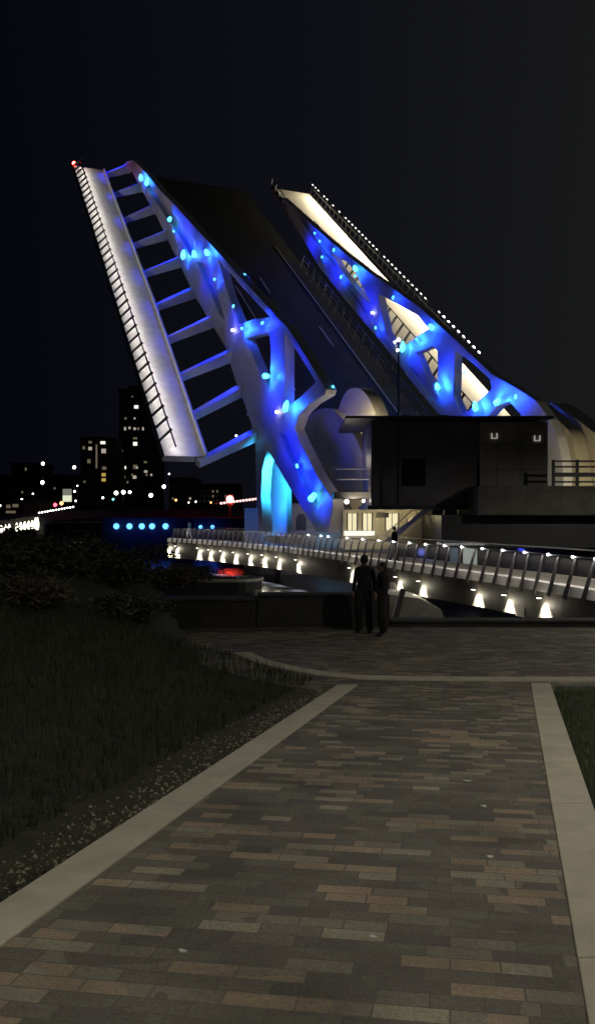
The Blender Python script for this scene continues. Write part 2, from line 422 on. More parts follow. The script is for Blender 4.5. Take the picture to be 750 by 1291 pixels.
# left walkway deck, railing
def walkway(name, lo, hi, n, th, mat_):
    b = MB(); k = len(lo)
    A_ = [lf(u, v, n) for u, v in lo]; B_ = [lf(u, v, n) for u, v in hi]; D = N3*(-th*S)
    for i in range(k-1):
        b.quad8([A_[i]+D, A_[i+1]+D, B_[i+1]+D, B_[i]+D, A_[i], A_[i+1], B_[i+1], B_[i]])
    return b.build(name, mat_, leaf)
us = [-3.9, 5, 14, 23, 32, 41.4]
wl = [(u, np.interp(u, [-4, 41.5], [.55, -.55])) for u in us]; wr = [(u, np.interp(u, [-4, 24, 41.5], [3.3, 2.55, 1.75])) for u in us]
walkway('walkway', wl, wr, NW, .35, 'deck_white')
b = MB()
for i in range(len(us)-1):
    b.bar(lf(wr[i][0], wr[i][1]-.02, NW+.08), lf(wr[i+1][0], wr[i+1][1]-.02, NW+.08), .10*S, .3*S, up=N3)
b.build('walkway_kerb', 'white_steel', leaf)  # upstand added to shade the inner edge of the deck
# leaning outer railing: posts, panels, handrail
rail = MB(); lean = lambda u, v, h: lf(u, v+.62*h, NW+.62*h)
for q in (0.05, .93):
    for i in range(len(us)-1): rail.bar(lean(*wl[i], q), lean(*wl[i+1], q), .07*S, .07*S, up=N3)
ro = rail.build('railing', 'dark_metal', leaf)
vl = lambda u: float(np.interp(u, [-4, 41.5], [.55, -.55]))
nP = 38
for i in range(nP):
    u0 = -3.8+45.1*i/nP; u1 = -3.8+45.1*(i+1)/nP
    MB().bar(lean(u0, vl(u0), -.05), lean(u0-.25, vl(u0), 1.05), .11*S, .10*S, up=N3).build('post', 'dark_metal', ro)
    a, b_, c, d = lean(u0+.12, vl(u0), .10), lean(u1-.06, vl(u1), .10), lean(u1-.06, vl(u1), .90), lean(u0+.12, vl(u0), .90)
    off = T3*.02
    MB().quad8([a, b_, c, d, a+off, b_+off, c+off, d+off]).build('glass_panel', 'glass_clear', ro)
b = MB(); b.ball(lean(-4.2, vl(-4), .2), .22); b.build('navigation_light', 'led_red', leaf)
strip(lean(-3.8, vl(-4)+.1, .98), lean(41.4, vl(41.4)+.1, .98), T3*.15-N3*1.0, .08, 560, (1, .93, .84), leaf)

# roadway slab
walkway('road_deck', [(u, 5.95) for u in (-1.5, 24, 47)], [(u, 15.98) for u in (-1.5, 24, 47)], -.35, .7, 'road')
# lane markings
for (a, b_, wd_) in [((327, 349), (341, 369), .12), ((358.7, 467), (370.7, 491), .12), ((384, 512), (402, 540), .12), ((403, 411), (420, 436), .12),
                     ((300, 360), (322, 405), .1), ((428, 545), (440, 562), .12)]:
    u0, v0 = ond(a, -.33); u1, v1 = ond(b_, -.33); v0 = v1 = (v0+v1)/2
    MB().bar(lf(u0, v0, -.335), lf(u1, v1, -.335), wd_*S, .02, up=N3).build('lane_marking', 'paint', leaf)
MB().bar(lf(12, 14.7, -.335), lf(46.5, 14.7, -.335), .09*S, .02, up=N3).build('lane_marking', 'paint', leaf)
MB().bar(lf(20, 6.7, -.335), lf(46.5, 6.7, -.335), .07*S, .02, up=N3).build('lane_marking', 'paint', leaf)
MB().bar(lf(20, 7.1, -.335), lf(46.5, 7.1, -.335), .05*S, .02, up=N3).build('lane_marking', 'paint', leaf)
# guard rail beside the right truss
b = MB()
for h in (.35, .7, 1.0): b.bar(lf(16, 15.6, -.3+h), lf(46, 15.6, -.3+h), .05*S, .05*S, up=N3)
gr_ = b.build('guard_rail', 'steel', leaf)
for i in range(24): MB().bar(lf(16+1.3*i, 15.6, -.33), lf(16+1.3*i, 15.6, .75), .07*S, .07*S, up=Ld).build('post', 'steel', gr_)

# right walkway
ur = [-4.5, 10, 20, 30, 44]
walkway('walkway', [(u, 18.8+(.9 if u < 0 else 0)) for u in ur], [(u, 23.6) for u in ur], -.6, .35, 'cream')
b = MB()
for i in range(len(ur)-1): b.bar(lf(ur[i], 18.75+(.9 if ur[i] < 0 else 0), -.45), lf(ur[i+1], 18.75, -.45), .1*S, .3*S, up=N3)
b.build('walkway_kerb', 'dark_metal', leaf)
b = MB()
for q in (0, .6): b.bar(lf(-4.4, 23.7, -.6+q), lf(30, 23.7+.9, -.6+q), .06*S, .06*S, up=N3)
ro2 = b.build('railing', 'dark_metal', leaf)
for i in range(34):
    u = -4.4+i*1.03; v = 23.7+.9*(u+4.4)/34.4
    MB().bar(lf(u, v, -.6), lf(u, v, .38), .06*S, .06*S, up=Ld).build('post', 'dark_metal', ro2)
for i in range(44):
    u = -4.4+i*.79; v = 23.7+.9*(u+4.4)/34.4
    if random.random() < .08: continue
    MB().bar(lf(u, v-.05, .38), lf(u+.24, v-.05, .38), .07*S, .07*S, up=N3).build('handrail_light', 'led_rail' if i < 36 else 'led_small', ro2)
b = MB()
for q in (.05, 1.3): b.bar(lf(8, 18.9+.5*q, -.6+q), lf(43, 18.9+.5*q, -.6+q), .06*S, .06*S, up=N3)
ro3 = b.build('railing', 'dark_metal', leaf)
for i in range(30):
    u = 8+i*1.2
    MB().bar(lf(u, 18.9, -.6), lf(u-.35, 19.55, .75), .15*S, .1*S, up=Ld).build('post', 'dark_metal', ro3)
strip(lf(-4, 23.6, .33), lf(36, 24, .33), -T3*.8-N3*.55, .08, 2600, (1, .9, .68), leaf)
# tip rail of the right leaf corner
b = MB()
for i in range(6): b.bar(lf(-4.5+i*1.7, 19.5-.15*i, -.6), lf(-4.5+i*1.7, 19.5-.15*i, .3), .05*S, .05*S, up=Ld)
b.bar(lf(-4.5, 19.5, .3), lf(4, 18.75, .3), .05*S, .05*S, up=N3); b.build('corner_rail', 'steel', leaf)

# pivot rings
def smooth(pts_, k=5):
    out = []; n = len(pts_)
    for i in range(n):
        a, b_, c, d_ = [np.array(pts_[(i+j) % n], float) for j in (-1, 0, 1, 2)]
        for t_ in np.arange(k)/k:
            out.append(tuple(.5*((2*b_)+(-a+c)*t_+(2*a-5*b_+4*c-d_)*t_**2+(-a+3*b_-3*c+d_)*t_**3)))
    return out
def arc(cu, cn, r0, r1, a0, a1, v, width, name, m):
    n = 28; o_, i_ = [], []
    for k in range(n+1):
        a = math.radians(a0+(a1-a0)*k/n)
        o_.append(lf(cu+r1*math.cos(a), v, cn+r1*math.sin(a))); i_.append(lf(cu+r0*math.cos(a), v, cn+r0*math.sin(a)))
    return MB().prism([o_+i_[::-1]], T3*width*S).build(name, m, leaf, bevel=.03)
disc = [(377, 553), (383, 532), (394, 520), (410, 514), (424, 520), (441, 540), (454, 565), (461, 592), (463, 622), (424, 626), (420, 600), (400, 590)]
MB().prism([[PV(p, 6.4) for p in smooth(disc)]], T3*.45*S).build('pivot_ring', 'pier', leaf, bevel=.05)
cr = [(432, 500), (442, 489), (456, 491), (468, 508), (477, 540), (481, 600), (480, 640), (430, 640), (424, 590), (424, 530)]
MB().prism([[PV(p, 7.8) for p in smooth(cr)]], T3*.7*S).build('pivot_ring', 'cream', leaf, bevel=.05)
rr = [(676, 509), (692, 520), (708, 534), (720, 549), (726, 580), (727, 625), (690, 625), (690, 540)]
MB().prism([[PV(p, 17.0) for p in smooth(rr)]], T3*.8*S).build('pivot_ring', 'cream', leaf, bevel=.05)
rr2 = [(690, 508), (720, 524), (746, 543), (766, 560), (790, 600), (790, 640), (700, 640), (700, 560)]
MB().prism([[PV(p, 18.2) for p in smooth(rr2)]], T3*1.2*S).build('pivot_ring', 'cream', leaf, bevel=.05)
# shell wall between the legs that the cyan lamp lights
back = [(322, 560), (360, 560), (362, 675), (324, 675)]
MB().prism([[PV(p, VL+1.4) for p in back]], T3*.3*S).build('leg_plate', 'white_steel', leaf)

# ---- blue floodlights on the trusses
BLUE = (.007, .036, 1.0)
def flood(p, v, side, power, r=.12, offs=.28, fix=True):
    big = power >= 700; power *= .34
    hot = p in [(452, 338), (530, 428), (556, 487), (632, 506), (342, 474), (367, 512), (311, 414), (512, 437), (604, 512), (236, 321), (266, 318), (182, 224)]
    c = PV(p, v)-T3*offs*S*side
    if fix:
        an = random.uniform(0, 3.14); dv = (L3*math.cos(an)+N3*math.sin(an)); ln = random.uniform(.28, .5) if big else random.uniform(.1, .18)
        MB().tube([c-dv*ln, c-dv*ln*.6, c+dv*ln*.5, c+dv*ln], [.06, .22 if big else .1, .17 if big else .08, .05], 8).build('floodlight', 'led_cyan', leaf, smooth=True)
        c = c-T3*side*.35
    light('SPOT', c, (.008, .065, 1.0) if hot else BLUE, power*(3.2 if hot else 1), leaf, c+T3*side+(N3*.25-L3*.2), r, 155, blend=.9)
for p, pw in [((182, 224), 900), ((190, 229), 700), ((219, 276), 700), ((224, 292), 500), ((236, 321), 900), ((250, 320), 700), ((266, 318), 900),
              ((276, 352), 350), ((311, 414), 600), ((337, 407), 500), ((300, 386), 250), ((342, 474), 700), ((367, 512), 900), ((381, 587), 600), ((401, 626), 1500)]:
    flood(p, VL, 1, pw)
for p, pw in [((349, 400), 250), ((409, 488), 250), ((300, 345), 250)]:
    flood(p, VL, -1.5, pw)
for p, pw in [((401, 294), 350), ((407, 304), 450), ((410, 324), 350), ((425, 315), 400), ((452, 338), 700), ((434, 349), 500), ((452, 348), 500), ((478, 413), 500), ((512, 437), 700), ((530, 428), 500),
              ((556, 487), 900), ((604, 512), 900), ((632, 506), 900), ((548, 412), 700), ((655, 500), 400), ((590, 470), 300), ((500, 375), 300)]:
    flood(p, VR, 1, pw)
for p in [(235, 300), (262, 345), (300, 400), (340, 440), (372, 470), (345, 500), (385, 610), (365, 560)]:  # added broad fill spots off the left truss face, no fittings
    light('SPOT', PV(p, VL)-T3*2.6, (.008, .018, 1), 400, leaf, PV(p, VL), size=.4, spot=110, blend=1)
for p in [(395, 305), (425, 340), (465, 385), (500, 400), (530, 440), (565, 470), (600, 510), (640, 505)]:  # the same added fill for the right truss
    light('SPOT', PV(p, VR)-T3*2.4, (.008, .018, 1), 400, leaf, PV(p, VR), size=.4, spot=110, blend=1)
# cyan lit niche between the legs
light('SPOT', PV((345, 596), VL+.15), (.03, .5, 1), 1500, leaf, PV((343, 604), VL+2), size=.2, spot=125)
light('POINT', PV((343, 640), VL+.8), (.01, .1, 1), 120, leaf, size=.3)
# added blue spots without fittings, above each joint, colouring the outriggers
for (a, b_) in rungs:
    A_, B_ = PN(a, NW), PV(b_, VL)
    light('SPOT', B_+N3*1.9-T3*.9+L3*1.2, (.008, .018, 1), 1200, leaf, A_*.5+B_*.5, size=.15, spot=72, blend=.8)
for p in [(190, 264), (202, 299.5), (219, 334), (231, 374), (286, 503), (301, 549), (259, 563), (296, 416), (352, 519)]:
    big = p in [(296, 416), (352, 519)]
    MB().ball(PV(p, VL)-T3*.2, .11 if big else .08).build('marker_light', 'led_small', leaf)
for p in [(471, 394), (500, 431)]:
    MB().ball(PV(p, VR)-T3*.2, .1).build('marker_light', 'led_small', leaf)
# added soft white points without fittings, lighting the grey chord and web
light('POINT', lf(28, 2.8, 1.0), (.7, .7, 1), 8, leaf, size=.6)
light('POINT', lf(36, 3.0, 1.0), (.7, .7, 1), 8, leaf, size=.6)
# warm floods at the pivots, plus added points without fittings
wf = lambda p, v, q, w_: light('POINT', PV(p, v)-T3*q+N3*1.5, (1, .86, .6), w_, leaf, size=.3)
light('POINT', PV((452, 570), 7.1), (1, .87, .62), 210, leaf, size=.3)
light('POINT', PV((462, 520), 7.0), (1, .87, .62), 110, leaf, size=.3)
light('POINT', PV((440, 580), 5.2), (1, .87, .65), 30, leaf, size=.4)
light('SPOT', PV((452, 640), 5.0)+Vector((0, -2.5, 0)), (1, .85, .55), 500, leaf, PV((455, 510), 8), .3, 70)
light('SPOT', PV((735, 640), 15.0)+Vector((0, -2.5, 0)), (1, .86, .55), 900, leaf, PV((715, 560), 18), .3, 75)
light('POINT', lf(40, 12, 4), (1, .92, .9), 16, leaf, size=1)  # two points added above the road deck, no fitting there
light('POINT', lf(30, 11, 5), (1, .92, .9), 12, leaf, size=1)

# ============================================================ PIER, CONTROL HOUSE, APPROACH
def pxbox(b, x0, x1, y0, y1, d, depth):       # a box whose front face spans these picture columns and rows at depth d
    a = at(x0, y1, d); c = at(x1, y0, d)
    return b.box(a.x, c.x, d, d+depth, a.z, c.z)
# main concrete pier behind the legs
pier = thing('bridge_pier', 'grey concrete bridge pier with a round topped dark doorway behind the truss legs', 'pier', (3, 60, -3.3))
b = MB(); x0, x1 = at(352, 0, 68).x, at(700, 0, 68).x; b.box(x0, x1, 68, 78, -3.6, at(0, 634, 68).z); b.build('wall', 'pier', pier, bevel=.08)
b = MB(); b.box(at(308, 0, 68.5).x, x0-.01, 68.5, 76, -3.6, at(0, 640, 68).z); b.build('wall', 'pier', pier, bevel=.08)
dr = [(373, 668), (373, 653), (376, 648), (379, 647), (383, 648), (386, 653), (386, 668)]
MB().prism([[at(p[0], p[1], 67.97) for p in dr]], (0, .02, 0)).build('doorway', 'dark_metal', pier)
light('SPOT', at(440, 640, 62), (1, .9, .8), 160, pier, at(438, 670, 68), .2, 120)
light('POINT', at(385, 655, 65.5), (.5, .55, 1), 30, pier, size=.3)

house = thing('control_house', 'dark boxy bridge control house with flat roof between the truss and the ring', 'building', (at(580, 0, 47).x, 50, at(0, 640, 47).z))
D = 47
b = MB(); pxbox(b, 468, 604, 530, 640, D, 7); b.build('front_wall', mat('left_cladding', (.11, .10, .105), .5, .1, .25, .8), house, bevel=.03)
b = MB(); pxbox(b, 506, 536, 578, 612, D-.03, .1); b.build('window', 'dark_glass', house)
for y in (560, 592, 622):
    b = MB(); pxbox(b, 604.4, 689.8, y-.35, y+.35, D-.265, .05); b.build('cladding_joint', 'dark_metal', house)
for x in (626, 655):
    b = MB(); pxbox(b, x-.3, x+.3, 531.5, 645.5, D-.268, .05); b.build('cladding_joint', 'dark_metal', house)
for x in (510, 560):
    b = MB(); a_ = at(x, 524, D+3); b.box(a_.x-.25, a_.x+.25, D+3, D+3.5, a_.z-.6, a_.z+.05); b.build('roof_vent', 'dark_metal', house)
b = MB(); pxbox(b, 604.2, 690, 531, 646, D-.25, 7.5); b.build('wall', 'cladding', house, bevel=.03)
b = MB(); a, c = at(434, 529, D), at(692, 526, D); b.box(a.x, c.x, D-.9, D+8, a.z, c.z); b.build('roof', 'dark_metal', house, bevel=.03)
b = MB(); a, c = at(463, 642, D), at(604, 637, D); b.box(a.x, c.x, D-.3, D+7, a.z, c.z); b.build('floor_slab', 'dark_metal', house)
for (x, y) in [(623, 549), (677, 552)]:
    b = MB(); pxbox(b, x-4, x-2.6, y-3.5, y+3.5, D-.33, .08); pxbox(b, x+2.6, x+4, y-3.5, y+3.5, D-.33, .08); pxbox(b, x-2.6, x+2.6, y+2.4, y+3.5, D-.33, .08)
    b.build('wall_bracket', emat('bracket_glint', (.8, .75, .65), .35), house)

# service balcony left of the house
bal = thing('service_balcony', 'small steel service balcony with pale rails beside the left pivot ring', 'balcony', (at(444, 0, 49).x, 50, at(0, 625, 49).z))
b = MB(); pxbox(b, 421, 467, 620, 628, 49, 3); b.build('platform', 'dark_metal', bal)
b = MB()
for y in (591, 604): b.bar(at(423, y, 49), at(466, y, 49), .05, .05)
for x in (423, 437, 447, 452, 466): b.bar(at(x, 590, 49), at(x, 620, 49), .07, .07)
b.build('railing', 'steel', bal)
b = MB(); a = at(440, 634, 49.5)
b.ball(at(437, 632, 48.6), .12); b.build('lamp', 'led_w', bal)
b = MB(); b.ball(at(458, 631, 48.6), .09); b.build('lamp', 'led_w', bal)
light('SPOT', at(445, 631, 48.7), (1, .88, .68), 60, bal, at(440, 680, 55), .15, 140)

# lit machine room with windows under the house
room = thing('machine_room', 'lit cream machine room with glazed front under the control house', 'building', (at(470, 0, 51).x, 52, at(0, 690, 51).z))
b = MB(); pxbox(b, 432, 545, 642, 692, 52, 3.5); b.build('wall', 'cream', room)
for (x0_, x1_, m_) in [(438, 450, 'win_lit'), (457, 469, 'win_lit'), (486, 502, 'win_lit')]:
    b = MB(); pxbox(b, x0_, x1_, 647, 668, 51.9, .08); wi = b.build('window', m_, room)
    b = MB(); pxbox(b, x0_-1, x0_+.6, 646, 669, 51.75, .1); pxbox(b, x1_-.6, x1_+1, 646, 669, 51.75, .1); pxbox(b, (x0_+x1_)/2-.4, (x0_+x1_)/2+.4, 646, 669, 51.77, .1)
    b.build('frame', 'dark_metal', wi)
b = MB(); pxbox(b, 475, 490, 646, 652, 51.8, .1); b.build('louvre', 'dark_metal', room)
b = MB(); pxbox(b, 434, 472, 669, 675, 51.4, .3); b.build('light_strip', emat('strip', (1, .95, .8), 1.1), room)
light('POINT', at(480, 650, 50.6), (1, .85, .5), 28, room, size=.2)
light('POINT', at(515, 652, 50.6), (1, .85, .45), 28, room, size=.2)

# stairs
st = thing('steel_stairs', 'steel staircase with yellowish handrails rising right beside the lit machine room', 'stairs', (at(510, 0, 50).x, 50, at(0, 690, 50).z))
for y_off, nm in ((0, 'stringer'), (1.1, 'stringer')):
    b = MB(); b.bar(at(489, 681, 50+y_off), at(540, 640, 50+y_off), .08, .3); b.build(nm, 'steel', st)
for y_off in (0, 1.1):
    b = MB(); b.bar(at(486, 672, 50+y_off), at(531, 633, 50+y_off), .06, .06)
    for k in range(4): x = 488+12*k; b.bar(at(x, 672-10*k, 50+y_off), at(x+1, 681-10*k, 50+y_off), .05, .05)
    b.build('handrail', 'steel', st)
for k in range(12):
    p = at(490+4.1*k, 680.5-3.3*k, 50.02); b = MB(); b.box(p.x-.12, p.x+.12, p.y, p.y+1.05, p.z-.02, p.z+.02); b.build('tread', 'dark_metal', st)
for (x, y0_, y1_, k) in [(560, 640, 668, 0), (578, 640, 666, 1)]:
    c = thing('slim_post', ['slim pale post with a small lamp under the approach span, the left one of two', 'slim pale post without a lamp under the approach span, the right one of two'][k], 'post', tuple(at(x, 690, 49)), 'slim posts under the approach')
    b = MB(); b.tube([at(x, 690, 49), at(x, y0_, 49)], .06); b.build('shaft', 'steel', c)
    if k == 0: MB().ball(at(x, 663, 48.85), .12, .1, .2).build('lamp', 'win_w', c)
light('POINT', at(566, 656, 48), (1, .9, .8), 12, None, size=.1).parent = None

# approach span on the right
ap = thing('approach_span', 'concrete approach span with a dark girder and a metal railing at the right edge', 'bridge span', (at(700, 0, 44).x, 46, at(0, 650, 44).z))
b = MB(); a, c = at(602, 649, 44), at(1100, 612, 44); b.box(a.x, c.x, 44, 49, a.z, c.z); b.build('fascia', mat('fascia', (.10, .094, .085), .85, 0, .3, 1.2, .3, 15), ap, bevel=.04)
b = MB(); a, c = at(556, 690, 45), at(1100, 649.3, 45); b.box(a.x, c.x, 45, 60, a.z, c.z-.01); b.build('girder', 'dark_metal', ap)
b = MB()
for y in (581, 588, 598, 607): b.bar(at(696, y, 44.3), at(1100, y, 44.3), .07, .09 if y != 598 else .22)
r_ = b.build('railing', 'dark_metal', ap)
for i in range(9):
    x = 697+30*i if i < 2 else 725+45*(i-1)
    b = MB(); b.bar(at(x, 579, 44.4), at(x, 613, 44.4), .14, .14, up=(0, 1, 0)); b.build('post', 'dark_metal', r_)
# rooms under the approach: glass front with a lit door and canopy
un = thing('waterfront_kiosk', 'glass fronted room with a lit white door and pale canopy under the approach span', 'building', (at(590, 0, 46).x, 47, at(0, 730, 46).z))
b = MB(); pxbox(b, 500, 900, 691, 740, 47, 6); b.build('glass_front', 'dark_glass', un)
b = MB(); pxbox(b, 584, 601, 690, 716, 46.8, .15); b.build('door', emat('door_lit', (.85, .95, .85), .28), un)
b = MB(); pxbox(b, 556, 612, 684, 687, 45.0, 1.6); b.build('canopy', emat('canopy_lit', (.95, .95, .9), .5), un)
b = MB(); pxbox(b, 567, 577, 690, 712, 46.85, .1); b.build('notice_board', emat('board_lit', (.3, .45, .6), .12), un)
light('POINT', at(675, 694, 45.5), (.05, .08, 1), 25, un, size=.15)
b = MB(); pxbox(b, 668, 684, 686.5, 689.5, 45.6, .3); b.build('strip_lamp', emat('blue_strip', (.1, .12, 1), .8), un)
light('POINT', at(545, 700, 45.0), (.2, .25, 1), 20, un, size=.2)

# lamp mast in front of the road deck
ms = thing('lamp_mast', 'thin dark mast with a small white lamp in front of the raised road deck', 'mast', tuple(at(502, 640, 46)))
b = MB(); b.tube([at(502, 640, 46), at(502, 430, 46)], [.07, .035]); b.build('shaft', 'dark_metal', ms)
b = MB(); b.ball(at(502, 428, 46), .10); b.ball(at(501, 441, 46), .08); b.build('lamp', 'led_small', ms)

# ============================================================ FOOTBRIDGE
ZD = -.8
def fb(px, py):
    d = (EYE-ZD)*FPX/(py-CY); return Vector(((px-CX)/FPX*d, d, ZD))
edge_px = [(800, 756), (746, 747), (713, 742), (680, 736.5), (647, 731), (616, 726.5), (590, 723), (563, 719.5), (512, 712.5), (477, 707.5), (448, 703.5), (419, 699.5), (394, 696), (368, 692.5), (346, 689.8), (320, 687.3), (282, 684), (259, 682.3), (236, 680.8), (212, 679.3)]
poly = [fb(*p) for p in edge_px]
# arc-length resample
seg = [0]
for i in range(1, len(poly)): seg.append(seg[-1]+(poly[i]-poly[i-1]).length)
def along(s_):
    s_ = max(0, min(seg[-1], s_)); return Vector([float(np.interp(s_, seg, [p[k] for p in poly])) for k in range(3)])
def frame(s_):
    d = (along(s_+.8)-along(s_-.8)).normalized(); return d, Vector((d.y, -d.x, 0))*-1   # direction away, outward normal (towards the camera side)
TOT = seg[-1]
wk = thing('waterfront_footbridge', 'curving waterfront footbridge with slanted railing posts and a row of glowing lamps along its side', 'footbridge', tuple(along(TOT/2)))
NS = 60; ss = [TOT*i/NS for i in range(NS+1)]
pts = [along(s_) for s_ in ss]; nor = [frame(s_)[1] for s_ in ss]
for i, n_ in enumerate(nor):
    if n_.dot(Vector((0, 0, 0))-pts[i]) < 0: nor[i] = -n_
def sweep(o0, o1, z0, z1, name, m, parent=None, zf=0):
    b = MB(); k0 = 0
    for i, p in enumerate(pts):
        zz0 = z0-zf*i/NS
        for (o_, z) in ((o0, zz0), (o1, zz0), (o1, z1), (o0, z1)): b.v.append(tuple(p+nor[i]*o_+Vector((0, 0, z))))
    for i in range(len(pts)-1):
        for j in range(4): b.f.append([i*4+j, i*4+(j+1) % 4, (i+1)*4+(j+1) % 4, (i+1)*4+j])
    b.f.append([0, 1, 2, 3]); e_ = (len(pts)-1)*4; b.f.append([e_+3, e_+2, e_+1, e_])
    return b.build(name, m, parent or wk)
sweep(-3.4, -.02, -.22, -.02, 'deck', 'concrete')
sweep(-.35, .06, -.215, .10, 'deck_edge', 'deck_white')
sweep(-.30, -.02, -1.12, -.225, 'side_beam', mat('beam', (.055, .052, .046), .65, .1, .2, 1, .2, 8), zf=.5)
sweep(-3.3, -3.0, -1.0, -.225, 'back_beam', 'dark_metal')
sweep(.02, .09, 1.0, 1.05, 'handrail', 'steel')
sweep(-3.3, -3.22, .98, 1.03, 'back_handrail', 'steel')
SP = .98; nposts = min(98, int(TOT/SP))
for i in range(nposts):
    s_ = .3+i*SP; p = along(s_); d, n_ = frame(s_)
    if n_.dot(-p) < 0: n_ = -n_
    b = MB(); b.bar(p+n_*.10-Vector((0, 0, .30))+d*.24, p+n_*.07+Vector((0, 0, 1.0))-d*.36, .05, .17, up=n_.cross(Vector((0, 0, 1))), h2=.09); b.build('post', 'dark_metal', wk)
    if i < nposts-1:
        q = along(s_+SP); off = n_*.012
        a_, b_, c_, d_ = p+n_*.02+Vector((0, 0, .14)), q+n_*.02+Vector((0, 0, .14)), q+n_*.02+Vector((0, 0, .96)), p+n_*.02+Vector((0, 0, .96))
        MB().quad8([a_, b_, c_, d_, a_+off, b_+off, c_+off, d_+off]).build('glass_panel', 'glass', wk)
# handrail lights
leds = [480, 499, 519, 540, 563, 585, 611, 637, 665, 695, 726, 755, 416, 407, 391, 440, 460]
pxs = [p[0] for p in edge_px][::-1]; sg = seg[::-1]
def s_of(px): return float(np.interp(px, pxs, sg))
for x in leds:
    p = along(s_of(x)); d, n_ = frame(s_of(x)); n_ = n_ if n_.dot(-p) > 0 else -n_
    r = .045 if x > 470 else .05
    MB().ball(p+n_*.12+Vector((0, 0, 1.03)), r).build('handrail_lamp', 'led_small', wk)
# LED strips under the handrail lighting the deck edge
cut = [0, TOT*.12, TOT*.25, TOT*.4, TOT*.6, TOT*.8, TOT]
for i in range(len(cut)-1):
    a, c = along(cut[i]), along(cut[i+1]); n_ = frame((cut[i]+cut[i+1])/2)[1]; n_ = n_ if n_.dot(-a) > 0 else -n_
    strip(a+n_*.22+Vector((0, 0, .98)), c+n_*.22+Vector((0, 0, .98)), -n_*.15+Vector((0, 0, -1)), .04, 8*(c-a).length, (1, .9, .8), wk)
# glowing lamps along the side beam
lampx = [214, 224, 252, 266, 281, 298, 316, 334, 352, 377, 445, 504, 534, 603, 642, 687, 790]
lamp_y = {214: 694, 224: 695, 252: 698, 266: 700, 281: 702, 298: 704, 316: 706, 334: 708, 352: 711, 377: 715, 445: 727, 504: 738, 534: 744, 603: 756, 642: 764, 687: 769, 790: 790}
for x in lampx:
    s_ = s_of(x); p = along(s_); d, n_ = frame(s_); n_ = n_ if n_.dot(-p) > 0 else -n_
    zz = EYE-(lamp_y[x]-CY)/FPX*p.y
    W, H = (.62, .45) if x < 400 else (.44, .40)
    c = p+n_*.0; c.z = zz
    far_ = p.y > 45
    top = c+n_*.22+Vector((0, 0, .40 if not far_ else .48))
    b = MB(); b.bar(top-d*.11+Vector((0, 0, .05)), top+d*.11+Vector((0, 0, .05)), .18, .07); hs = b.build('side_lamp', 'dark_metal', wk, bevel=.01)
    b = MB(); b.bar(top-d*.07+Vector((0, 0, .005)), top+d*.07+Vector((0, 0, .005)), .10, .015); b.build('lens', 'led_w', hs)
    light('SPOT', top-Vector((0, 0, .02)), (1, .90, .68), 2200 if not far_ else 3600, wk, top-Vector((0, 0, 1))-n_*.36, .04, 80, blend=.9)
    light('POINT', top-Vector((0, 0, .24))-n_*.08, (1, .90, .68), 16 if not far_ else 30, wk, size=.07)
# piers
for px_ in (212, 330, 377, 495, 655):
    s_ = s_of(px_); p = along(s_); d, n_ = frame(s_); n_ = n_ if n_.dot(-p) > 0 else -n_
    b = MB(); b.bar(p-n_*1.6+Vector((0, 0, -1.06)), p-n_*1.6+Vector((0, 0, -3.6)), .7, .9); b.build('pier', 'pier', wk, bevel=.05)
    b = MB(); b.bar(p+n_*.0+Vector((0, 0, -1.055)), p-n_*3.3+Vector((0, 0, -1.055)), .6, .35); b.build('crosshead', 'pier', wk)

# concrete abutment and slanted strut under the near end
ab = thing('abutment', 'pale sloping concrete abutment under the footbridge lit by its side lamps', 'abutment', tuple(at(520, 775, 35)))
b = MB(); b.prism([[at(484, 790, 36), at(484, 748, 36), at(530, 754, 36), at(556, 768, 36), at(566, 790, 36)]], (0, 3, 0)); b.build('wall', mat('abutment_concrete', (.13, .13, .11), .85, 0, .3, 1.5, .4, 20), ab, bevel=.05)
b = MB(); b.bar(at(508, 742, 34.5), at(498, 778, 34.5), .16, .22); b.build('strut', 'dark_metal', ab)

# dark low wall added at the plaza edge to hide bright water reflections
sw = thing('added_screen_wall', 'long dark low wall added along the plaza edge to hide the water', 'wall', (2, 20, zpl0(20)))
for k_, (x0_, x1_, h_) in enumerate([(-3.1, -.95, .6), (-.93, 2.1, .68), (2.12, 9, .08)]):
    b = MB(); b.box(x0_, x1_, 19.6 if x0_ < -2 else 19.9, 20.4, -1.9, zpl0(20)+h_); b.build('wall', 'cladding_dark', sw, bevel=.03)
    b = MB(); b.box(x0_+.004, x1_-.004, 19.56 if x0_ < -2 else 19.86, 20.44, zpl0(20)+h_+.003, zpl0(20)+h_+.06); b.build('coping', 'cladding_dark', sw, bevel=.01)
# moored boat
bt = thing('moored_boat', 'low dark moored boat with a pale rim and white stern locker below the footbridge', 'boat', (at(265, 0, 44).x, 44.5, -3.3))
def hull_ring(z, k, in_):
    out = []
    x0_, x1_ = at(200, 0, 44).x, at(330, 0, 44).x; Lb = x1_-x0_
    for i in range(15):
        t_ = i/14; out.append((x0_+Lb*t_*(1-in_*.02), 44-(.95-in_*.05)*k*math.sin(min(1, (1-t_)*5)*math.pi/2), z))
    for i in range(15):
        t_ = 1-i/14; out.append((x0_+Lb*t_*(1-in_*.02), 44.6+(.95-in_*.05)*k*math.sin(min(1, (1-t_)*5)*math.pi/2), z))
    return out
b = MB(); r0, r1 = hull_ring(-3.4, .7, 1), hull_ring(-1.85, 1, 0); k = len(r0); b.v = r0+r1
for i in range(k): b.f.append([i, (i+1) % k, k+(i+1) % k, k+i])
b.f.append(list(range(k))[::-1]); b.f.append([k+i for i in range(k)]); b.build('hull', 'hull', bt)
b = MB(); rg = hull_ring(-1.80, 1.03, 0); b.tube(rg+[rg[0]], .09, 6); b.build('rim', 'gunwale', bt)
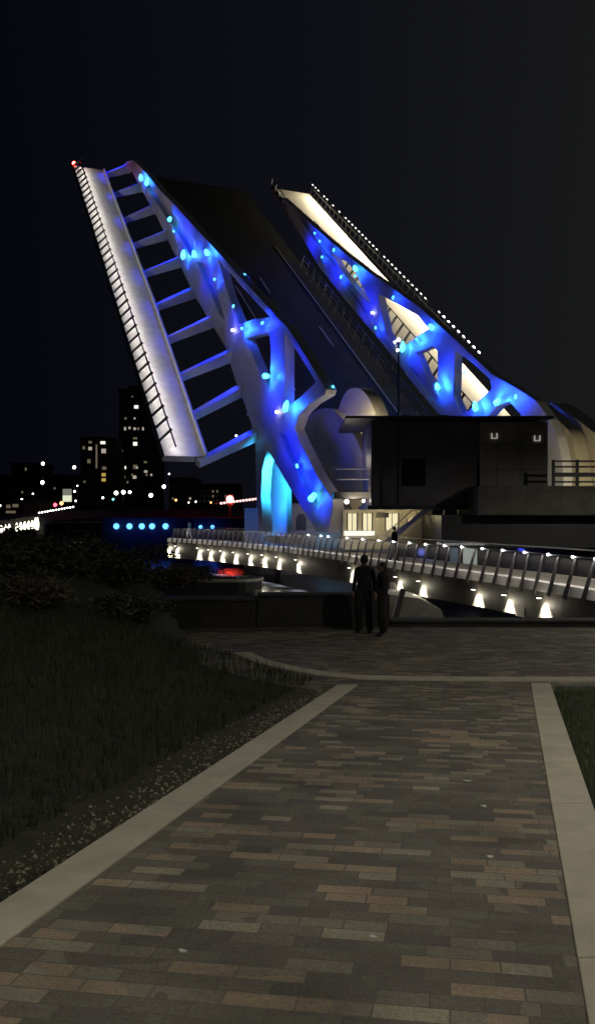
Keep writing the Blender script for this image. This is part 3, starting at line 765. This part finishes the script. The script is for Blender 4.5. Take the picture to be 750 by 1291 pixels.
b = MB(); a = at(326, 748, 43.2); b.box(a.x-.18, a.x+.18, 42.8, 43.2, a.z-.2, a.z+.2); b.build('fender', 'gunwale', bt, bevel=.05)
b = MB(); a, c = at(225, 718, 44.2), at(300, 704, 44.2); b.box(a.x, c.x, 44, 45, -1.9, c.z-.9); b.build('cabin', 'hull', bt, bevel=.1)

# ============================================================ FAR LEFT: rest pier, far walkway, approach
rp_ = thing('rest_pier', 'dark rest pier with a row of five blue lamps on its face', 'pier', (at(185, 0, 95).x, 96, -3.3))
b = MB(); a, c = at(128, 700, 95), at(246, 652, 95); b.box(a.x, c.x, 95, 101, -3.6, c.z); b.build('wall', 'cladding_dark', rp_, bevel=.1)
for x in (147, 163.5, 179, 192, 209):
    b = MB(); b.ball(at(x, 663, 94.7), .33, .12, .33); b.build('blue_lamp', emat('blue_pier_lamp', (.09, .33, 1), 3) if 'bpl' not in M else M['bpl'], rp_)
    M.setdefault('bpl', bpy.data.materials.get('blue_pier_lamp'))
    light('POINT', at(x, 663, 93.7), BLUE, 22, rp_, size=.3)
b = MB(); a, c = at(246, 700, 96), at(322, 652, 96); b.box(a.x+.01, c.x, 96, 101, -3.6, c.z); b.build('fender_wall', 'cladding_dark', rp_)
for x in (253, 268):
    b = MB(); b.ball(at(x, 664, 95.7), .22, .1, .22); b.build('blue_lamp', M['bpl'], rp_)
    light('POINT', at(x, 664, 94.8), BLUE, 18, rp_, size=.3)
b = MB(); b.ball(at(292, 675, 80), .2); 
fw = thing('far_walkway', 'distant waterfront walkway at the left edge with ten glowing white ovals standing in for scallops of lamplight', 'walkway', tuple(at(20, 668, 62)))
b = MB(); b.prism([[at(-120, 672, 62), at(52, 649, 66), at(52, 660, 66), at(-120, 686, 62)]], (0, 2.5, 0)); b.build('side_beam', 'cladding_dark', fw)
for x in (2, 7, 12, 21.5, 26.5, 31.5, 36.5, 41, 45, 47.5):  # glowing ovals stand in for light scallops on the beam
    y = 667-(x-2)*.16; dd = 61.4+4*(x+120)/172-.2
    H = .33 if x < 44 else .5
    b = MB(); c = at(x, y, dd); b.prism([[c+Vector((.12*math.cos(q)*(1-.5*max(0, math.sin(q))), 0, H*math.sin(q))) for q in [2*math.pi*k/10 for k in range(10)]]], (0, .08, 0)); b.build('side_lamp', 'scallop_glow', fw)
b = MB(); b.bar(at(52, 652, 66.4), at(52, 676, 66.4), .5, .5, up=(0, 1, 0)); b.build('pier', 'cladding_dark', fw)
fa = thing('far_approach', 'dark far approach span with a dotted line of handrail lights left of the leaf', 'bridge span', tuple(at(140, 648, 115)))
b = MB(); b.prism([[at(-60, 655, 112), at(95, 643, 116), at(330, 642, 118), at(330, 650, 118), at(95, 654, 116), at(-60, 668, 112)]], (0, 8, 0)); b.build('deck', 'city', fa)
for i in range(13):
    MB().ball(at(50+3.55*i, 646-.62*i, 110), .10).build('handrail_lamp', 'lamp_far', fa)
for i in range(12):
    MB().ball(at(279+4*i, 634-.5*i, 110), .15).build('handrail_lamp', emat('rail_pink', (1, .55, .5), 3) if 'pk' not in M else M['pk'], fa)
    M.setdefault('pk', bpy.data.materials.get('rail_pink'))
b = MB(); b.bar(at(270, 634.5, 110.3), at(327, 627.5, 110.3), .1, .1); b.build('handrail', 'steel', fa)
tr2 = thing('traffic_signal', 'glowing red traffic signal on a dark pole left of the truss legs', 'traffic light', tuple(at(290, 648, 108)))
b = MB(); b.tube([at(290, 650, 108), at(290, 626, 108)], .09); b.build('pole', 'dark_metal', tr2)
b = MB(); pxbox(b, 286.5, 293.5, 623, 637, 108.1, .3); b.build('housing', 'dark_metal', tr2)
b = MB(); b.ball(at(290, 629, 107.8), .46, .2, .46); b.build('lens', emat('red_lens', (1, .16, .12), 14), tr2)
light('POINT', at(290, 630, 106.5), (1, .04, .02), 420, tr2, size=.3)
for k, (x, y) in enumerate([(70, 636), (78, 634)]):
    s_ = thing('barrier_lamp', ['small red barrier lamp above the dotted far handrail', 'small amber barrier lamp beside the bright distant sign'][k], 'lamp', tuple(at(x, 648, 112)))
    MB().tube([at(x, 648, 112), at(x, y, 112)], .06).build('pole', 'dark_metal', s_)
    MB().ball(at(x, y, 111.9), .24).build('lens', emat('red_small', (1, .05, .08), 8) if k == 0 else 'lamp_orange', s_)
sg_ = thing('lit_sign', 'pale yellow lit box sign on the far shore at the left', 'sign', tuple(at(85, 645, 150)))
b = MB(); pxbox(b, 79.5, 90, 616, 623.5, 150, .4); b.build('upper_panel', emat('sign_dim', (.6, .65, .5), .3), sg_)
b = MB(); pxbox(b, 79.5, 90, 624, 632, 150, .4); b.build('lower_panel', 'sign_lit', sg_)
b = MB(); b.tube([at(85, 648, 150.2), at(85, 632, 150.2)], .2); b.build('post', 'dark_metal', sg_)

# ---- city
def building(x0, x1, ytop, d, label, wins, m='city', step=None):
    t_ = thing('city_building', label, 'building', tuple(at((x0+x1)/2, 648, d)), 'distant city buildings')
    a, c = at(x0, 660, d), at(x1, ytop, d)
    b = MB(); b.box(a.x, c.x, d, d+18, -.6, c.z); b.build('wall', m, t_)
    b = MB(); b.box(a.x-.15, c.x+.15, d-.15, d+18.15, c.z+.003, c.z+.6); r = b.build('roof', 'land', t_)
    if step:
        b = MB(); a, c = at(step[0], ytop, d), at(step[1], step[2], d); b.box(a.x, c.x, d+3, d+12, a.z+.6, c.z); b.build('roof_plant_room', m, t_)
    for (x, y, w_, h_, mm_) in wins:
        a, c = at(x-w_/2, y+h_/2, d-.1), at(x+w_/2, y-h_/2, d-.1)
        b = MB(); b.box(a.x, c.x, d-.12, d+.05, a.z, c.z); b.build('window', mm_, t_)
def gridw(x0, x1, y0, y1, nx_, ny_, prob=.18):
    r = []
    for i in range(nx_):
        for j in range(ny_):
            r.append((x0+(x1-x0)*(i+.5)/nx_, y0+(y1-y0)*(j+.5)/ny_, 2.2, 2.8, 'dark_glass' if random.random() > prob else ('win_d' if random.random() < .8 else 'win_m')))
    return r
building(150, 196, 492, 260, 'tall dark tower with scattered lit windows behind the lower end of the left walkway',
         [(172, 512.5, 5, 4, 'win_w'), (158.6, 527, 2.5, 3, 'win_d'), (170, 527, 2, 2.5, 'win_m'), (158, 540, 2.5, 4, 'win_m'), (163.6, 539, 2.5, 3, 'win_m'), (170, 540, 3, 3, 'win_m'), (174.5, 540, 3, 3, 'win_d'), (180.6, 540, 2, 4, 'win_m'),
          (170.7, 552, 5, 2.5, 'win_d'), (170.7, 559, 5, 4.5, 'win_w'), (154, 568, 2, 3, 'win_d'), (156.7, 589, 5, 3.6, 'win_w'), (170.7, 588, 5, 5, 'win_d'), (183.7, 582, 4, 2.5, 'win_d'), (184, 594, 4, 3, 'win_m'), (170, 601, 4.5, 4, 'win_m'), (156.7, 601, 3, 4, 'win_d'), (167, 499.5, 2, 2, 'win_d')]
         + gridw(152, 194, 566, 612, 7, 5, .1), 'city', (160, 182, 484))
building(102, 138, 553, 240, 'squat brown apartment block with a few warm windows left of the tall tower',
         [(130, 557.6, 6, 3.4, 'win_w'), (131, 568, 5.5, 5.5, 'win_m'), (114, 565, 4.5, 4, 'win_m'), (106, 564, 3, 4, 'win_d'), (112.5, 581, 4, 5, 'win_d'), (131, 598, 5, 4, 'win_y'), (131, 604.5, 5, 4, 'win_y'), (131.7, 589.7, 5, 4, 'win_d'),
          (114, 557, 4, 3, 'win_d'), (122, 575, 2, 30, 'win_d')] + gridw(104, 127, 585, 620, 4, 4, .12), 'city2')
building(139, 149, 575, 250, 'narrow dark block squeezed between the tall tower and the brown apartments', [(146, 585.7, 2.6, 2.6, 'win_w'), (144.5, 596, 2.5, 3, 'win_d'), (143.5, 609, 2.5, 3, 'win_d')])
building(14, 48, 585, 280, 'dark low office block near the left edge', [(21.7, 607, 2.6, 2.6, 'win_m'), (33, 585+6, 2, 4, 'win_d'), (20, 622, 2, 2, 'win_d')] + gridw(16, 46, 610, 630, 6, 3, .15))
building(5, 30, 634, 140, 'low shed with pale dim wall panels beside the far walkway', [(11, 638, 5, 4, 'win_d'), (20, 637, 7, 4, 'win_d'), (14, 645, 12, 3, 'win_d')], 'city2')
building(56, 96, 600, 300, 'wide unlit block behind the lit box sign', gridw(58, 94, 605, 632, 8, 4, .12))
building(214, 244, 604, 240, 'dark block directly behind the lower end of the left walkway', gridw(216, 242, 608, 632, 6, 3, .2), 'city2')
building(248, 300, 612, 230, 'low dark waterfront block behind the red traffic signal', gridw(250, 298, 616, 634, 9, 3, .2))
building(-70, 2, 600, 260, 'dark block cut off by the left edge of the picture', gridw(-60, 0, 606, 636, 9, 4, .2))

lampdefs = [(146.8, 621, .42, 'lamp_far', 'large white globe street lamp, left one of the close trio'), (155.8, 620, .42, 'lamp_far', 'large white globe street lamp in the middle of the close trio'), (164, 620, .32, 'lamp_far', 'white globe street lamp at the right of the close trio'),
            (190.6, 624, .42, 'lamp_far', 'bright white street lamp low under the left walkway end'), (207, 613, .38, 'lamp_far', 'bright white street lamp just below the walkway end'), (143, 629, .25, 'lamp_teal', 'small teal street lamp below the close trio'),
            (130, 627, .22, 'lamp_far', 'small white street lamp left of the teal lamp'), (213.5, 597, .16, 'lamp_far', 'tiny white lamp on tall pole beside the walkway'), (54.6, 584, .34, 'lamp_far', 'higher white street lamp of two in one column'), (94, 588.6, .34, 'lamp_far', 'tall white street lamp above the lit box sign'),
            (54, 607.7, .38, 'lamp_far', 'white street lamp, lower of two in one column at the left'), (94.5, 619, .22, 'lamp_far', 'small white street lamp right beside the box sign'), (42, 622, .16, 'lamp_far', 'tiny white lamp over the low office block'), (28, 629, .2, 'lamp_far', 'small white lamp over the low shed'),
            (0.5, 637, .22, 'lamp_far', 'small white lamp cut by the left edge'), (98, 612, .14, 'lamp_far', 'faint lamp above and right of the box sign'), (96, 631, .18, 'lamp_far', 'small lamp at the right foot of the box sign'),
            (222, 630, .25, 'lamp_orange', 'orange lamp on the far quay right of the white ones'), (238, 633, .14, 'lamp_far', 'tiny white quay lamp right of the orange lamp'), (247, 632, .16, 'lamp_far', 'tiny white quay lamp left of the red glow'), (266, 633, .2, 'lamp_orange', 'small orange quay lamp next to the red signal')]
for (x, y, r, mm_, lb) in lampdefs:
    d = 175
    o = thing('street_lamp', lb+' on the far shore', 'street lamp', tuple(at(x, 650, d)), 'far shore street lamps')
    MB().tube([Vector((at(x, 0, d).x, d+.2, -.6)), at(x, y, d+.2)], .07, 5).build('pole', 'dark_metal', o)
    MB().ball(at(x, y, d), r*.95).build('globe', mm_, o)

# ============================================================ PATH LAMPS (just outside the frame)
def path_lamp(x, y, h, pw, label):
    z0 = -.069*y if y < 12.5 else -.9
    o = thing('path_lamp', label, 'street lamp', (x, y, z0))
    MB().tube([(x, y, z0), (x, y, z0+h)], [.08, .05]).build('pole', 'dark_metal', o)
    b = MB(); b.ball((x, y, z0+h+.12), .32, .32, .1); b.build('shade', 'dark_metal', o)
    light('SPOT', (x, y, z0+h-.02), (1, .93, .77), pw, o, (x, y, z0), .12, 165, blend=.5)
path_lamp(-4.2, -2.5, 6.5, 2450, 'dark path lamp standing on the bank behind the viewer')
path_lamp(6.5, 6.5, 7.5, 2100, 'dark path lamp standing on the lawn right of the view')
path_lamp(9.5, 17.0, 6.5, 120, 'dark path lamp standing on the plaza right of the view')

path_lamp(17.5, 31, 8.5, 6000, 'tall dark lamp added right of the footbridge to light the control house')  # unseen lamp added to brighten the house front

# ============================================================ PLANTS, GRASS, GRAVEL
def leaf_cloud(n, rx, ry, rz, size, seed):
    r = np.random.default_rng(seed); b = MB()
    cl_ = [(r.normal(0, .45, 3), r.uniform(.25, .5)) for _ in range(9)]
    for _ in range(n):
        c, q = cl_[r.integers(0, len(cl_))]; p = np.clip(c, -1, 1)*.75+r.normal(0, q*.6, 3)
        p = np.array([p[0]*rx, p[1]*ry, abs(p[2])*rz*1.0+.05])
        a = r.normal(0, 1, 3); a /= np.linalg.norm(a); c2 = np.cross(a, r.normal(0, 1, 3)); c2 /= np.linalg.norm(c2); s_ = size*r.uniform(.5, 1.3)
        k = len(b.v); b.v += [tuple(p-a*s_), tuple(p+c2*s_*.4), tuple(p+a*s_), tuple(p-c2*s_*.4)]; b.f.append([k, k+1, k+2, k+3])
    return b
protos = []
for k in range(3):
    t_ = thing('shrub', 'shrub', 'shrub', (0, 0, 0), 'shrubs on the dark bank')
    leaf_cloud(2600, .75, .75, .75, .06, 20+k).build('foliage', ['leaf', 'leaf_dry', 'leaf'][k], t_)
    b = MB()
    for q in range(7):
        a = q*.9; b.tube([(0, 0, -.1), (.25*math.cos(a), .25*math.sin(a), .35), (.55*math.cos(a), .55*math.sin(a), .8)], [.02, .014, .006], 5)
    b.build('stems', 'bark', t_); protos.append(t_)
spots = [(-2.6, 13.6, .8), (-3.6, 12.0, .9), (-3.4, 15.3, 1.0), (-4.8, 13.6, 1.0), (-2.6, 17.3, .9), (-4.6, 16.6, 1.2), (-6.2, 15.2, 1.2), (-3.9, 19, 1.1), (-6.2, 18.5, 1.35), (-7.8, 17.2, 1.3), (-5.0, 11.2, .9), (-5.0, 9.3, .8), (-6.4, 12.3, 1.1), (-4.1, 9.9, .6), (-7.6, 14.2, 1.2), (-8.2, 20.3, 1.5), (-5.4, 21, 1.3), (-3.6, 21.5, 1.0), (-2.4, 19.4, .75)]
side = ['at the plaza corner of the bank', 'beside the upper bend of the left kerb', 'where the bank meets the curving kerb', 'high on the bank behind the bend', 'close to the curving kerb end', 'midway up the far bank', 'on the bank crest near the left edge', 'at the far right foot of the bank', 'on the far crest under the far walkway', 'at the left edge of the far crest',
        'on the middle of the bank left of the path', 'nearest the left edge of the frame', 'behind the middle bank', 'nearest the gravel strip', 'at the left edge halfway back', 'farthest left below the far lamps', 'farthest back before the water', 'at the water edge left of the boat', 'last before the plaza seawall']
size_w = lambda s_: 'low' if s_ < .85 else ('tall' if s_ > 1.15 else 'middling')
for i, (x, y, s_) in enumerate(spots):
    o = protos[i] if i < 3 else copy_tree(protos[i % 3])
    o.location = (x, y, bank(x, y)-.03); o.rotation_euler = (0, 0, i*1.3); o.scale = (s_*1.15, s_*1.15, s_*.6)
    o['label'] = ('%s %s shrub %s' % (size_w(s_), 'brownish' if i % 3 == 1 else 'dark green', side[i]))
def blades(region, n, h, name, m, label, cat='grass'):
    b = MB(); r = RNG; c = 0
    while c < n:
        s_ = r.uniform(region[0], region[1]); y = r.uniform(1.2, region[2])**1.0; tt = (y+.2377*s_)/.9713; x = .9713*s_+.2377*tt
        z = bank(x, y)
        hh = h*r.uniform(.5, 1.3); a = r.uniform(0, 6.28); l_ = r.uniform(0, .6)*hh; w_ = .006
        k = len(b.v); b.v += [(x-w_*math.cos(a), y-w_*math.sin(a), z-.01), (x+w_*math.cos(a), y+w_*math.sin(a), z-.01), (x+l_*math.cos(a+1.5), y+l_*math.sin(a+1.5), z+hh)]
        b.f.append([k, k+1, k+2]); c += 1
    return tag(b.build(name, m), label, cat, kind='stuff')
blades((-8, SL-KW-.45, 13), 30000, .13, 'grass', 'blade', 'dark rough grass on the bank left of the path')
blades((SR+KW+.02, 4, 12.3), 16000, .06, 'lawn', 'blade_r', 'short green lawn right of the path')
b = MB(); r = RNG
for _ in range(2300):
    s_ = SL-KW-.02-abs(r.normal(0, .2)); y = r.uniform(2.2, 12.2); tt = (y+.2377*s_)/.9713; x = .9713*s_+.2377*tt; z = bank(x, y); q = .004+.016*r.uniform(0, 1)**3
    k = len(b.v)
    dx = r.normal(0, 1, 3)
    b.v += [(x+q, y, z), (x-q*.6, y+q, z), (x-q*.5, y-q, z+.003), (x+dx[0]*q*.3, y+dx[1]*q*.3, z+q*1.1)]
    b.f += [[k, k+1, k+2], [k, k+1, k+3], [k+1, k+2, k+3], [k, k+2, k+3]]
tag(b.build('gravel', 'pebble'), 'pale gravel and leaf bits beside the left kerb', 'gravel', kind='stuff')
# bits of litter on the paving
for i, (x, y, lb) in enumerate([(588, 985, 'upper right of the paving'), (610, 1017, 'just below the upper one on the paving'), (230, 1200, 'lower left of the paving'), (470, 1182, 'lower middle of the paving'), (618, 1081, 'right middle of the paving')]):
    d = EYE/((y-CY)/FPX-.069); p = at(x, y, d)
    b = MB(); q = .018 if i != 0 else .03; r0 = random.random()*3
    b.prism([[(p.x+q*math.cos(r0+a)*(1+.4*math.sin(3*a)), p.y+q*.7*math.sin(r0+a), -.069*p.y+.003+.003*math.sin(a)) for a in [k*2*math.pi/7 for k in range(7)]]], (0, 0, .006))
    tag(b.build('litter_scrap', 'litter'), 'small pale scrap lying %s' % lb, 'litter', 'pale scraps on the paving')

# ============================================================ PEOPLE
def person(x, y, z, h, face, label, top, legs, stride=.0, armbend=0.0, hairlen=0):
    t_ = thing('person', label, 'person', (x, y, z), None)
    k = h/1.75
    Vs = [(0, 0, .97), (0, 0, 1.15), (0, 0, 1.32), (0, 0, 1.45), (0, 0, 1.52),          # pelvis..neck
          (-.10, 0, .93), (-.11, .02+stride, .50), (-.11, -.03+stride*1.5, .09), (-.12, .10+stride*1.5, .03),
          (.10, 0, .93), (.11, .02-stride, .50), (.11, -.03-stride*1.8, .09), (.12, .10-stride*1.8, .03),
          (-.19, 0, 1.42), (-.225, -.03, 1.15), (-.24, .05+armbend, .93+armbend*.9), (.19, 0, 1.42), (.225, -.03, 1.15), (.24, .05+armbend, .93+armbend*.9)]
    E_ = [(0, 1), (1, 2), (2, 3), (3, 4), (0, 5), (5, 6), (6, 7), (7, 8), (0, 9), (9, 10), (10, 11), (11, 12), (3, 13), (13, 14), (14, 15), (3, 16), (16, 17), (17, 18)]
    R = [.175, .165, .175, .13, .06, .10, .07, .05, .04, .10, .07, .05, .04, .065, .05, .036, .065, .05, .036]
    ca, sa = math.cos(face), math.sin(face)
    rot = lambda p: ((p[0]*ca-p[1]*sa)*k, (p[0]*sa+p[1]*ca)*k, p[2]*k)
    me = bpy.data.meshes.new('body'); me.from_pydata([rot(p) for p in Vs], E_, []); o = bpy.data.objects.new('body', me); C.objects.link(o); o.parent = t_
    md = o.modifiers.new('skin', 'SKIN'); md.use_smooth_shade = True
    for i, q in enumerate(R):
        me.skin_vertices[0].data[i].radius = (q*k, q*k*(.8 if i < 4 else 1))
    me.skin_vertices[0].data[0].use_root = True
    sb = o.modifiers.new('sub', 'SUBSURF'); sb.levels = 1; sb.render_levels = 2
    me.materials.append(M[top])
    # head with face
    b = MB(); off = Vector((x, y, z))
    def hp(p): q = rot(p); return Vector(q)+off
    def hball(c, r_, rz): b.ball(hp(c), r_*k, r_*k, rz*k, 14, 10)
    hball((0, .015, 1.635), .078, .112); hball((0, .095, 1.62), .014, .022); hball((-.03, .078, 1.645), .013, .010); hball((.03, .078, 1.645), .013, .010); hball((0, .082, 1.578), .024, .008)
    hball((-.08, .01, 1.63), .014, .03); hball((.08, .01, 1.63), .014, .03); b.build('head', 'skin', t_, smooth=True)
    b = MB(); b.ball(hp((0, -.012, 1.665)), .092*k, .092*k, .105*k, 14, 10)
    if hairlen: b.ball(hp((0, -.05, 1.56)), .075*k, .06*k, .14*k, 12, 8)
    b.build('hair', 'hair', t_, smooth=True)
    # hands: palm with four fingers and a thumb
    for sx_ in (-1, 1):
        b = MB(); wx, wy, wz = sx_*.24, .06+armbend, .90+armbend*.9
        b.tube([hp((wx, wy, wz+.02)), hp((wx, wy+.01, wz-.03)), hp((wx, wy+.015, wz-.07))], [.026*k, .034*k, .03*k], 8)
        for j, fl in enumerate((.065, .075, .07, .055)):
            yy = wy-.02+.017*j
            b.tube([hp((wx, yy, wz-.07)), hp((wx-sx_*.005, yy+.004, wz-.07-fl*.5)), hp((wx-sx_*.018, yy+.006, wz-.07-fl))], [.009*k, .008*k, .006*k], 6)
        b.tube([hp((wx, wy+.03, wz-.015)), hp((wx-sx_*.01, wy+.055, wz-.045)), hp((wx-sx_*.015, wy+.058, wz-.08))], [.011*k, .009*k, .007*k], 6)
        b.build('hand', 'skin', t_, smooth=True)
    # trousers and shoes over the legs
    for sgn, so, ml in ((-1, stride, 1.5), (1, -stride, 1.8)):
        b = MB(); b.tube([hp((sgn*.095, 0, .98)), hp((sgn*.11, .02+so, .52)), hp((sgn*.11, -.03+so*ml, .09))], [.115*k, .088*k, .07*k], 12); b.build('trouser_leg', legs, t_, smooth=True)
        b = MB(); b.ball(hp((sgn*.115, .05+so*ml, .045)), .06*k, .13*k, .05*k, 12, 8); b.build('shoe', 'hair', t_, smooth=True)
    return t_
def zpl(y): return -.8625-.02*(y-12.5)
d = 18.6; person((459-CX)/FPX*d, d, zpl(d), 1.66, math.pi*.05, 'person with short dark hair in dark jacket standing on the plaza facing the footbridge', 'cloth2', 'trouser', .04)
d = 18.2; person((482-CX)/FPX*d, d, zpl(d), 1.52, math.pi*.5, 'shorter person in black coat standing just right of the taller dark figure', 'cloth', 'trouser', .02, .12, 1)
p = along(s_of(496)); person(p.x+.2, p.y+1.2, ZD, 1.7, -math.pi*.4, 'person in dark clothes walking on the footbridge near the stairs', 'cloth', 'trouser', .16)
p = along(s_of(234)); person(p.x+.2, p.y+1.0, ZD, 1.72, math.pi*.4, 'person in pale clothes on the far end of the footbridge', 'cloth_pale', 'cloth_pale', .08)
